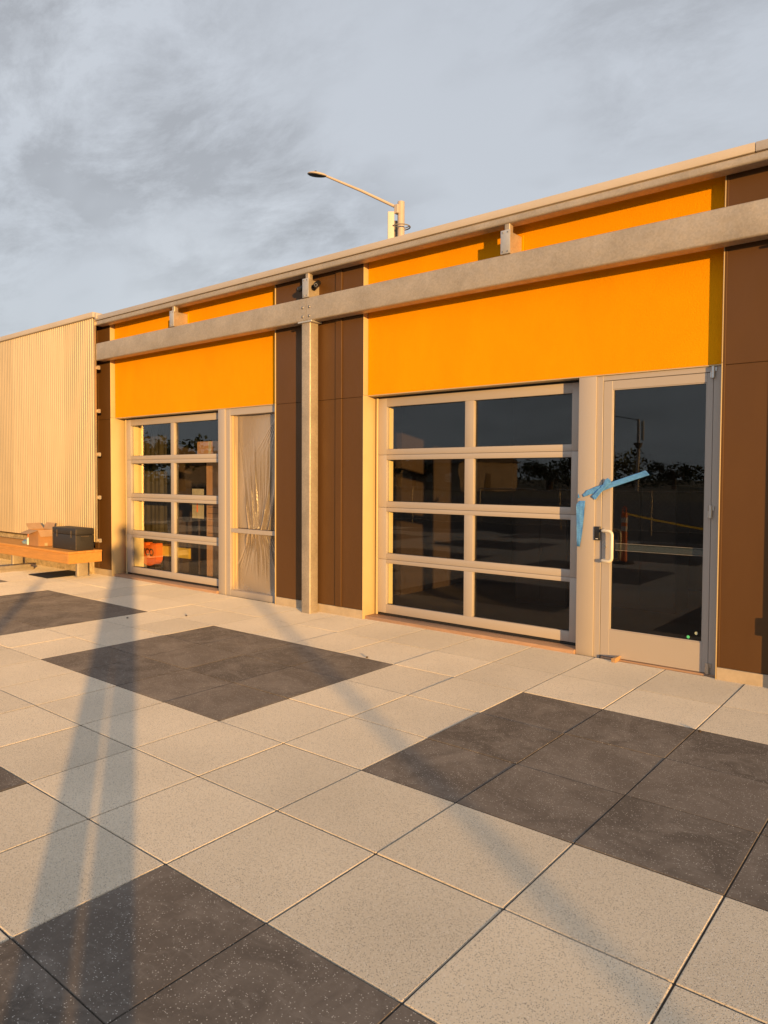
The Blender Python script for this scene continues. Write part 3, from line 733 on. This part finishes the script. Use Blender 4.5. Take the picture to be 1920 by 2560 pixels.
c2_ = empty('carton', (-2.25, 3.7, 0), 'tall cardboard carton standing behind the left overhead door', 'carton', 'cartons behind the left overhead door')
box('carton_body', 'card', c2_, -2.44, -2.02, 3.58, 3.82, .013, 1.90, .004)
for z in (.75, .86, .95, 1.04, 1.13): box('strap', 'int_wall', c2_, -2.40, -2.05, 3.5785, 3.5795, z, z+.006)
pp = empty('notice_board', (-2.68, 3.62, 0), 'paper notice on a thin stand inside the left overhead door', 'notice')
box('paper', 'paper', pp, -2.81, -2.53, 3.60, 3.604, .957, 1.396); box('pole', 'int_wall', pp, -2.68, -2.66, 3.61, 3.63, .013, 1.40); box('red_mark', 'orange_plastic', pp, -2.70, -2.67, 3.5985, 3.5995, 1.05, 1.20)
bm = bmesh.new(); prev = None
for a in range(61):
    x = a/60*1.1; y = .03*math.sin(a*.9)+.02*math.sin(a*.37)
    q = (bm.verts.new((x-.55, y, 0)), bm.verts.new((x-.55, y*.6, 2.5)))
    if prev: bm.faces.new((prev[0], q[0], q[1], prev[1]))
    prev = q
cu = mesh('hanging_curtain', bm, 'int_pale', None, (-4.35, 4.05, .05), True); md = cu.modifiers.new('thickness', 'SOLIDIFY'); md.thickness = .004
tag(cu, 'dim olive curtain hanging in folds inside the left overhead door', 'curtain')
for k, (x, y, w, h) in enumerate(((2.1, 5.2, .7, 1.25), (3.2, 5.6, .8, 1.5))):
    cb = empty('cabinet', (x, y, 0), ['low dark brown cabinet inside the right overhead door', 'taller dark brown cabinet inside near the entrance door'][k], 'cabinet', 'cabinets inside')
    box('carcass', 'int_wall', cb, x-w/2, x+w/2, y, y+.5, .013, h, .004)
    for s in (-1, 1):
        dr = box('door', 'int_wall', cb, x+s*w/4-w/4+.01, x+s*w/4+w/4-.01, y-.02, y-.001, .08, h-.04, .003); box('handle', 'int_wall', dr, x+s*.03-.006, x+s*.03+.006, y-.035, y-.021, h*.5, h*.5+.12)

# ------------------------------------------------------------------ street lamp behind the roof
LP = Vector((-9.79, 17.64, 0))
SL = empty('street_lamp', LP, 'tall street lamp with slanting arm and antenna panels rising behind the roof', 'street lamp')
vd = Vector((.6136, -.7897, 0)); sd_ = Vector((-.7897, -.6136, 0))     # towards camera, image left
tube('pole', 'lamp_paint', SL, [LP, LP+Vector((0, 0, 11.44))], [.15, .128], 20)
box('arm_clamp', 'lamp_paint', SL, LP.x-.16, LP.x+.02, LP.y-.22, LP.y+.02, 11.0, 11.32, .02)
a0 = LP+sd_*.14+Vector((0, 0, 11.24)); a1 = LP+sd_*2.68+Vector((0, 0, 12.36))
tube('arm', 'lamp_paint', SL, [a0, a0.lerp(a1, .5)+Vector((0, 0, .03)), a1], [.055, .05, .042], 12)
bm = bmesh.new(); bmesh.ops.create_uvsphere(bm, u_segments=20, v_segments=12, radius=1)
for v in bm.verts:
    x, y, z = v.co; w = .5+.5*min(1, (1+x)*.9)
    v.co = Vector((x*.37, y*.17*(1.1-.35*x), z*.085*(1.2 if z > 0 else .25)))
dirv = (sd_*.98+Vector((0, 0, .12))).normalized()
head = mesh('lamp_head', bm, 'lamp_paint', SL, a1+dirv*.33, True)
head.rotation_euler = dirv.to_track_quat('-X', 'Z').to_euler()
bm = bmesh.new(); bmesh.ops.create_uvsphere(bm, u_segments=18, v_segments=8, radius=1)
for v in bm.verts: v.co = Vector((v.co.x*.34, v.co.y*.15*(1.1-.35*v.co.x), v.co.z*.02-.018))
ln = mesh('lens', 'x' and bm, 'lamp_dark', head, a1+dirv*.33, True)
tube('sensor', 'lamp_dark', SL, [a1+dirv*.40+Vector((0, 0, .08)), a1+dirv*.40+Vector((0, 0, .14))], .04, 10)
rp = LP+Vector((0, 0, 10.55))
tube('mount_ring', 'antenna_grey', SL, [rp+Vector((.33*math.cos(t), .33*math.sin(t), 0)) for t in [2*math.pi*k/24 for k in range(24)]], .022, 8, True)
for k in range(3):
    t = 2*math.pi*k/3+.4
    tube('ring_spoke', 'antenna_grey', SL, [rp+Vector((.1*math.cos(t), .1*math.sin(t), -.06)), rp+Vector((.33*math.cos(t), .33*math.sin(t), 0))], .02, 6)
def panel(off, w, d, z0, z1, mt):
    p = LP+off; bm = bmesh.new(); bmbox(bm, -w/2, w/2, -d/2, d/2, 0, z1-z0, .03, 3)
    o = mesh('antenna_panel', bm, mt, SL, p+Vector((0, 0, z0)), True); o.rotation_euler[2] = math.atan2(sd_.y, sd_.x); o.data.set_sharp_from_angle(angle=R(40))
panel(sd_*.36+vd*.1, .24, .12, 8.9, 11.06, 'antenna'); panel(sd_*.20-vd*.25, .18, .12, 8.9, 10.86, 'antenna_grey')

# ------------------------------------------------------------------ across the yard (seen in the glass)
def delineator(p, label):
    p = Vector(p); d = empty('delineator_post', p, label, 'traffic post', 'orange traffic posts')
    tube('base', 'rubber', d, [p+Vector((0, 0, .0)), p+Vector((0, 0, .05))], [.2, .17], 20)
    tube('shaft', 'orange_plastic', d, [p+Vector((0, 0, .04)), p+Vector((0, 0, .94))], [.062, .05], 16)
    for z in (.60, .76): tube('reflective_band', 'reflective', d, [p+Vector((0, 0, z)), p+Vector((0, 0, z+.09))], [.0585, .0575], 16)
    tube('loop', 'orange_plastic', d, [p+Vector((-.03, 0, .93)), p+Vector((-.035, 0, 1.02)), p+Vector((0, 0, 1.06)), p+Vector((.035, 0, 1.02)), p+Vector((.03, 0, .93))], .012, 8)
delineator((1.27, -3.77, 0), 'orange traffic post with white bands standing in the yard, nearest the door')
delineator((4.6, -7.6, 0), 'orange traffic post with white bands at the far kerb')
bm = bmesh.new(); A, Bq = Vector((1.27, -3.77, .93)), Vector((4.6, -7.6, .55)); prev = None
for k in range(25):
    t = k/24; p = A.lerp(Bq, t)-Vector((0, 0, .22*math.sin(math.pi*t)))-A
    q = [bm.verts.new(p+Vector((0, 0, s))) for s in (-.018, .018)]
    if prev: bm.faces.new((prev[0], q[0], q[1], prev[1]))
    prev = q
o = mesh('caution_ribbon', bm, 'yellow_tape', None, A); o.modifiers.new('thickness', 'SOLIDIFY').thickness = .001
tag(o, 'yellow caution ribbon strung between the two orange traffic posts', 'ribbon')
# chain link fence runs
for k in range(9):
    x0 = -16+k*3.0; y0 = -12.0-.35*k*0
    fn = empty('chain_link_fence', (x0+1.5, y0, -.1), 'chain link fence bay across the yard, number %s from its left end' % ['one', 'two', 'three', 'four', 'five', 'six', 'seven', 'eight', 'nine'][k], 'fence', 'fence bays across the yard')
    tube('post', 'galv', fn, [(x0, y0, -.1), (x0, y0, 1.22)], .028, 8)
    for z in (1.19, .02): tube('rail', 'galv', fn, [(x0+.03, y0, z), (x0+2.97, y0, z)], .018, 6)
    bm = bmesh.new()
    for a in range(-8, 21):
        for s in (1, -1):
            xa = a*.15; pts = []
            za, zb = .03, 1.18
            xs, xe_ = (xa, xa+1.15) if s > 0 else (xa+1.15, xa)
            # clip to the bay
            P0, P1 = Vector((xs, 0, za)), Vector((xe_, 0, zb))
            t0, t1 = 0.0, 1.0; dx = P1.x-P0.x
            lo_, hi_ = sorted(((.03-P0.x)/dx, (2.97-P0.x)/dx)); t0, t1 = max(t0, lo_), min(t1, hi_)
            if t1-t0 > .02: bmtube(bm, [P0.lerp(P1, t0), P0.lerp(P1, t1)], .004, 3, cap=False)
    mesh('wire_mesh', bm, 'galv', fn, (x0, y0, 0))
# low sheds and houses
def house(x, y, w, d, h, rz, label):
    H = empty('house', (x, y, -.1), label, 'house', 'houses beyond the fence'); H.rotation_euler[2] = rz
    L = Vector((x, y, 0))
    box('wall', 'tan_wall', H, x-w/2, x+w/2, y-d/2, y+d/2, -.1, h)
    bm = bmesh.new(); e = .4
    v = [bm.verts.new(c) for c in ((-w/2-e, -d/2-e, 0), (w/2+e, -d/2-e, 0), (w/2+e, d/2+e, 0), (-w/2-e, d/2+e, 0), (-w/2-e, 0, h*.45), (w/2+e, 0, h*.45))]
    for f in ((0, 1, 5, 4), (2, 3, 4, 5), (0, 4, 3), (1, 2, 5), (3, 2, 1, 0)): bm.faces.new([v[k] for k in f])
    mesh('roof', bm, 'roof_tile', H, (x, y, h+.005))
    for k in range(3):
        wx = x-w/2+(k+.5)*w/3
        wi = box('window', 'white', H, wx-.6, wx+.6, y+d/2+.002, y+d/2+.05, 1.0, 2.1); box('window_pane', 'glass', wi, wx-.5, wx+.5, y+d/2+.052, y+d/2+.06, 1.1, 2.0)
    box('door', 'brown', H, x+w/2+.002, x+w/2+.04, y-.5, y+.5, -.1, 2.0)
house(-46, -70, 13, 9, 3.4, .35, 'wide tan house with shingle roof far across the yard')
house(-66, -78, 10, 8, 3.0, .2, 'smaller tan house left of the wide one, far off')
house(-88, -62, 12, 9, 3.2, .6, 'tan house at the far left beyond the fence')
# cell tower
TP = Vector((-24.0, -75.5, -.1)); ct = empty('antenna_pole', TP, 'tall antenna pole with platform mirrored in the entrance door glass', 'antenna pole')
tube('pole', 'lamp_paint', ct, [TP, TP+Vector((0, 0, 8.6))], [.22, .14], 12)
tube('platform', 'antenna_grey', ct, [TP+Vector((0, 0, 5.2)), TP+Vector((0, 0, 5.8))], [.25, .55], 10)
box('antenna_panel', 'antenna', ct, TP.x+.35, TP.x+.65, TP.y-.1, TP.y+.1, 6.0, 8.3, .03)
tube('arm', 'antenna_grey', ct, [TP+Vector((0, 0, 8.5)), TP+Vector((-3.2, 0, 9.2))], .05, 6)
tube('lamp_head', 'lamp_dark', ct, [TP+Vector((-3.2, 0, 9.2)), TP+Vector((-3.9, 0, 9.25))], [.12, .06], 8)
# trees
def crown_mesh(seed, n=1500):
    rr = random.Random(seed); bm = bmesh.new()
    lobes = [(Vector((rr.uniform(-.7, .7), rr.uniform(-.7, .7), rr.uniform(.15, .75))), rr.uniform(.22, .42)) for _ in range(13)]
    for _ in range(n):
        c, r = rr.choice(lobes)
        dv = Vector((rr.gauss(0, 1), rr.gauss(0, 1), rr.gauss(0, .75))).normalized()*r*rr.uniform(.55, 1.08)
        p = c+dv; s = rr.uniform(.03, .07)
        a = Vector((rr.gauss(0, 1), rr.gauss(0, 1), rr.gauss(0, 1))).normalized(); b = a.orthogonal().normalized(); 
        bm.faces.new([bm.verts.new(p+a*s), bm.verts.new(p+b*s*.6), bm.verts.new(p-a*s), bm.verts.new(p-b*s*.6)])
    me = bpy.data.meshes.new('crown'); bm.to_mesh(me); bm.free(); me.materials.append(MT['leaf']); return me
crowns = [crown_mesh(k) for k in (1, 2, 3)]
def tree(x, y, rx, h, label, k):
    t = empty('tree', (x, y, -.15), label, 'tree', 'trees beyond the fence')
    tube('trunk', 'bark', t, [(x, y, -.15), (x+.1, y, h*.3), (x-.1, y+.1, h*.62)], [rx*.09, rx*.06, rx*.03], 9)
    for s in range(4):
        a = s*1.6+k
        tube('limb', 'bark', t, [(x+.05, y, h*.3), (x+math.cos(a)*rx*.4, y+math.sin(a)*rx*.4, h*.6)], [rx*.04, rx*.015], 6)
    o = bpy.data.objects.new('crown', crowns[k % 3]); COL.objects.link(o); o.parent = t
    o.scale = (rx, rx, h*.72); o.location = (0, 0, h*.27); o.rotation_euler[2] = k
tl = ['broad dark tree mirrored right of the antenna pole', 'larger dark tree mirrored left of the antenna pole', 'round dark tree far off behind the tan houses', 'spreading tree left of the wide tan house',
      'low bushy tree between the tan houses', 'tall umbrella tree at the far left of the yard', 'dark tree beside the small tan house', 'bushy tree at the end of the fence', 'flat topped tree on the skyline furthest left']
for k, (dx, dy, dist, rx, h) in enumerate(((-.293, -.956, 118, 4.2, 4.4), (-.372, -.928, 105, 6.0, 5.9), (-.44, -.898, 120, 5.5, 5.0), (-.52, -.854, 100, 5.0, 4.8), (-.60, -.80, 92, 4.0, 4.6), (-.68, -.733, 95, 4.5, 6.5), (-.76, -.65, 90, 5.0, 5.6), (-.82, -.572, 84, 5.5, 6.4), (-.88, -.475, 90, 6, 7.0))):
    tree(6.16+dx*dist, 9.33+dy*dist, rx, h, tl[k], k)
bm = bmesh.new(); rr = random.Random(5)
for k in range(7000):
    a = R(180+rr.uniform(8, 92)); d = rr.uniform(125, 140)
    hmax = 1.6+1.3*(.5+.5*math.sin(a*23))+1.2*max(0, math.sin(a*57+1))
    p = Vector((6+math.cos(a)*d, math.sin(a)*d, rr.uniform(0, 1)**.7*hmax)); q = .35
    u = Vector((rr.gauss(0, 1), rr.gauss(0, 1), rr.gauss(0, 1))).normalized()*q; w = u.orthogonal().normalized()*q*.7
    bm.faces.new([bm.verts.new(p+u), bm.verts.new(p+w), bm.verts.new(p-u), bm.verts.new(p-w)])
tag(mesh('far_treeline', bm, 'leaf', None, (0, 0, -.1)), 'dark unbroken line of far trees on the horizon beyond the fence', 'trees', kind='stuff')
# slim posts whose shadows cross the pavers
for k, (x, y, r, h) in enumerate(((16.35, -7.475, .047, 1.72), (8.21, -5.75, .045, 1.2))):
    sp_ = empty('steel_post', (x, y, -.1), ['slim steel post in the yard throwing the diagonal shadow towards the middle post', 'slim steel post in the yard throwing the shadow towards the bench'][k], 'post', 'slim posts in the yard')
    tube('shaft', 'galv', sp_, [(x, y, -.1), (x, y, h)], r, 14); tube('cap', 'plate', sp_, [(x, y, h), (x, y, h+.03)], [r*1.25, r*.6], 14)
    tube('base_plate', 'plate', sp_, [(x, y, -.1), (x, y, -.085)], .12, 8)

# ------------------------------------------------------------------ the photographer (only the long shadow shows)
def person():
    o0 = Vector((6.41, -3.27, 0)); f = Vector((-.629, .777, 0)); r = Vector((.777, .629, 0))
    P = lambda a, b, z: o0+r*a+f*b+Vector((0, 0, z))
    V, Ed, Rd = [], [], []
    def add(p, rad, par=None):
        V.append(p); Rd.append(rad); i = len(V)-1
        if par is not None: Ed.append((par, i))
        return i
    pel = add(P(0, 0, .96), (.150, .11))
    sp1 = add(P(0, .01, 1.14), (.150, .105), pel); sp2 = add(P(0, 0, 1.34), (.165, .11), sp1); nk0 = add(P(0, .01, 1.47), (.075, .07), sp2)
    nk = add(P(0, .03, 1.53), (.055, .058), nk0); h1 = add(P(0, .055, 1.61), (.068, .082), nk); h2 = add(P(0, .05, 1.69), (.074, .09), h1); h3 = add(P(0, .04, 1.755), (.05, .06), h2)
    for s in (-1, 1):
        hp_ = add(P(s*.095, 0, .90), (.105, .11), pel); kn = add(P(s*.100, .015, .50), (.094, .096), hp_); an = add(P(s*.105, -.02, .09), (.084, .084), kn)
        he = add(P(s*.108, -.01, .045), (.055, .045), an); add(P(s*.12, .15, .034), (.048, .03), he)
        sh = add(P(s*.185, 0, 1.41), (.062, .062), sp2); el = add(P(s*.235, .13, 1.20), (.045, .045), sh); wr = add(P(s*.085, .30, 1.49), (.028, .03), el)
        pa = add(P(s*.075, .33, 1.56), (.030, .018), wr)
        for q, (da, dz, ln_) in enumerate(((.012, .030, .055), (.004, .045, .06), (-.006, .05, .055), (-.016, .045, .045), (-.026, -.01, .05))):
            k1 = add(P(s*(.075+da), .338, 1.56+dz*.6), (.009, .009), pa); add(P(s*(.055+da*.7), .345, 1.56+dz), (.008, .008), k1)
    me = bpy.data.meshes.new('person'); me.from_pydata([v-o0 for v in V], Ed, []); me.update()
    ob = link('person', me, 'person', None, o0)
    ob.modifiers.new('skin', 'SKIN')
    for k, rr in enumerate(Rd):
        me.skin_vertices[0].data[k].radius = rr; me.skin_vertices[0].data[k].use_root = (k == 0)
    sb = ob.modifiers.new('sub', 'SUBSURF'); sb.levels = sb.render_levels = 2
    ob.modifiers['skin'].use_smooth_shade = True
    tag(ob, 'photographer in dark jacket and trousers holding up a phone, casting the long shadow', 'person')
    bm = bmesh.new(); bmesh.ops.create_uvsphere(bm, u_segments=20, v_segments=14, radius=.098)
    for v in bm.verts:
        v.co.y *= 1.1
        if v.co.z < -.02: v.co.y -= .02
    bmesh.ops.delete(bm, geom=[v for v in bm.verts if v.co.z < -.06 or (v.co.y > .055 and v.co.z < .03)], context='VERTS')
    hr = mesh('hair', bm, 'hair', ob, P(0, .035, 1.70), True); hr.rotation_euler[2] = YAW
    ph = empty('mobile_phone', P(0, .375, 1.55), 'dark mobile phone held up in both hands by the photographer', 'phone')
    bm = bmesh.new(); bmbox(bm, -.036, .036, -.004, .004, -.075, .075, .006, 3); b = mesh('body', bm, 'black', ph, P(0, .372, 1.57)); b.rotation_euler[2] = YAW
    bm = bmesh.new(); bmbox(bm, -.033, .033, -.0005, .0005, -.071, .071); b = mesh('screen', bm, 'lamp_dark', ph, P(0, .3665, 1.57)); b.rotation_euler[2] = YAW
person()
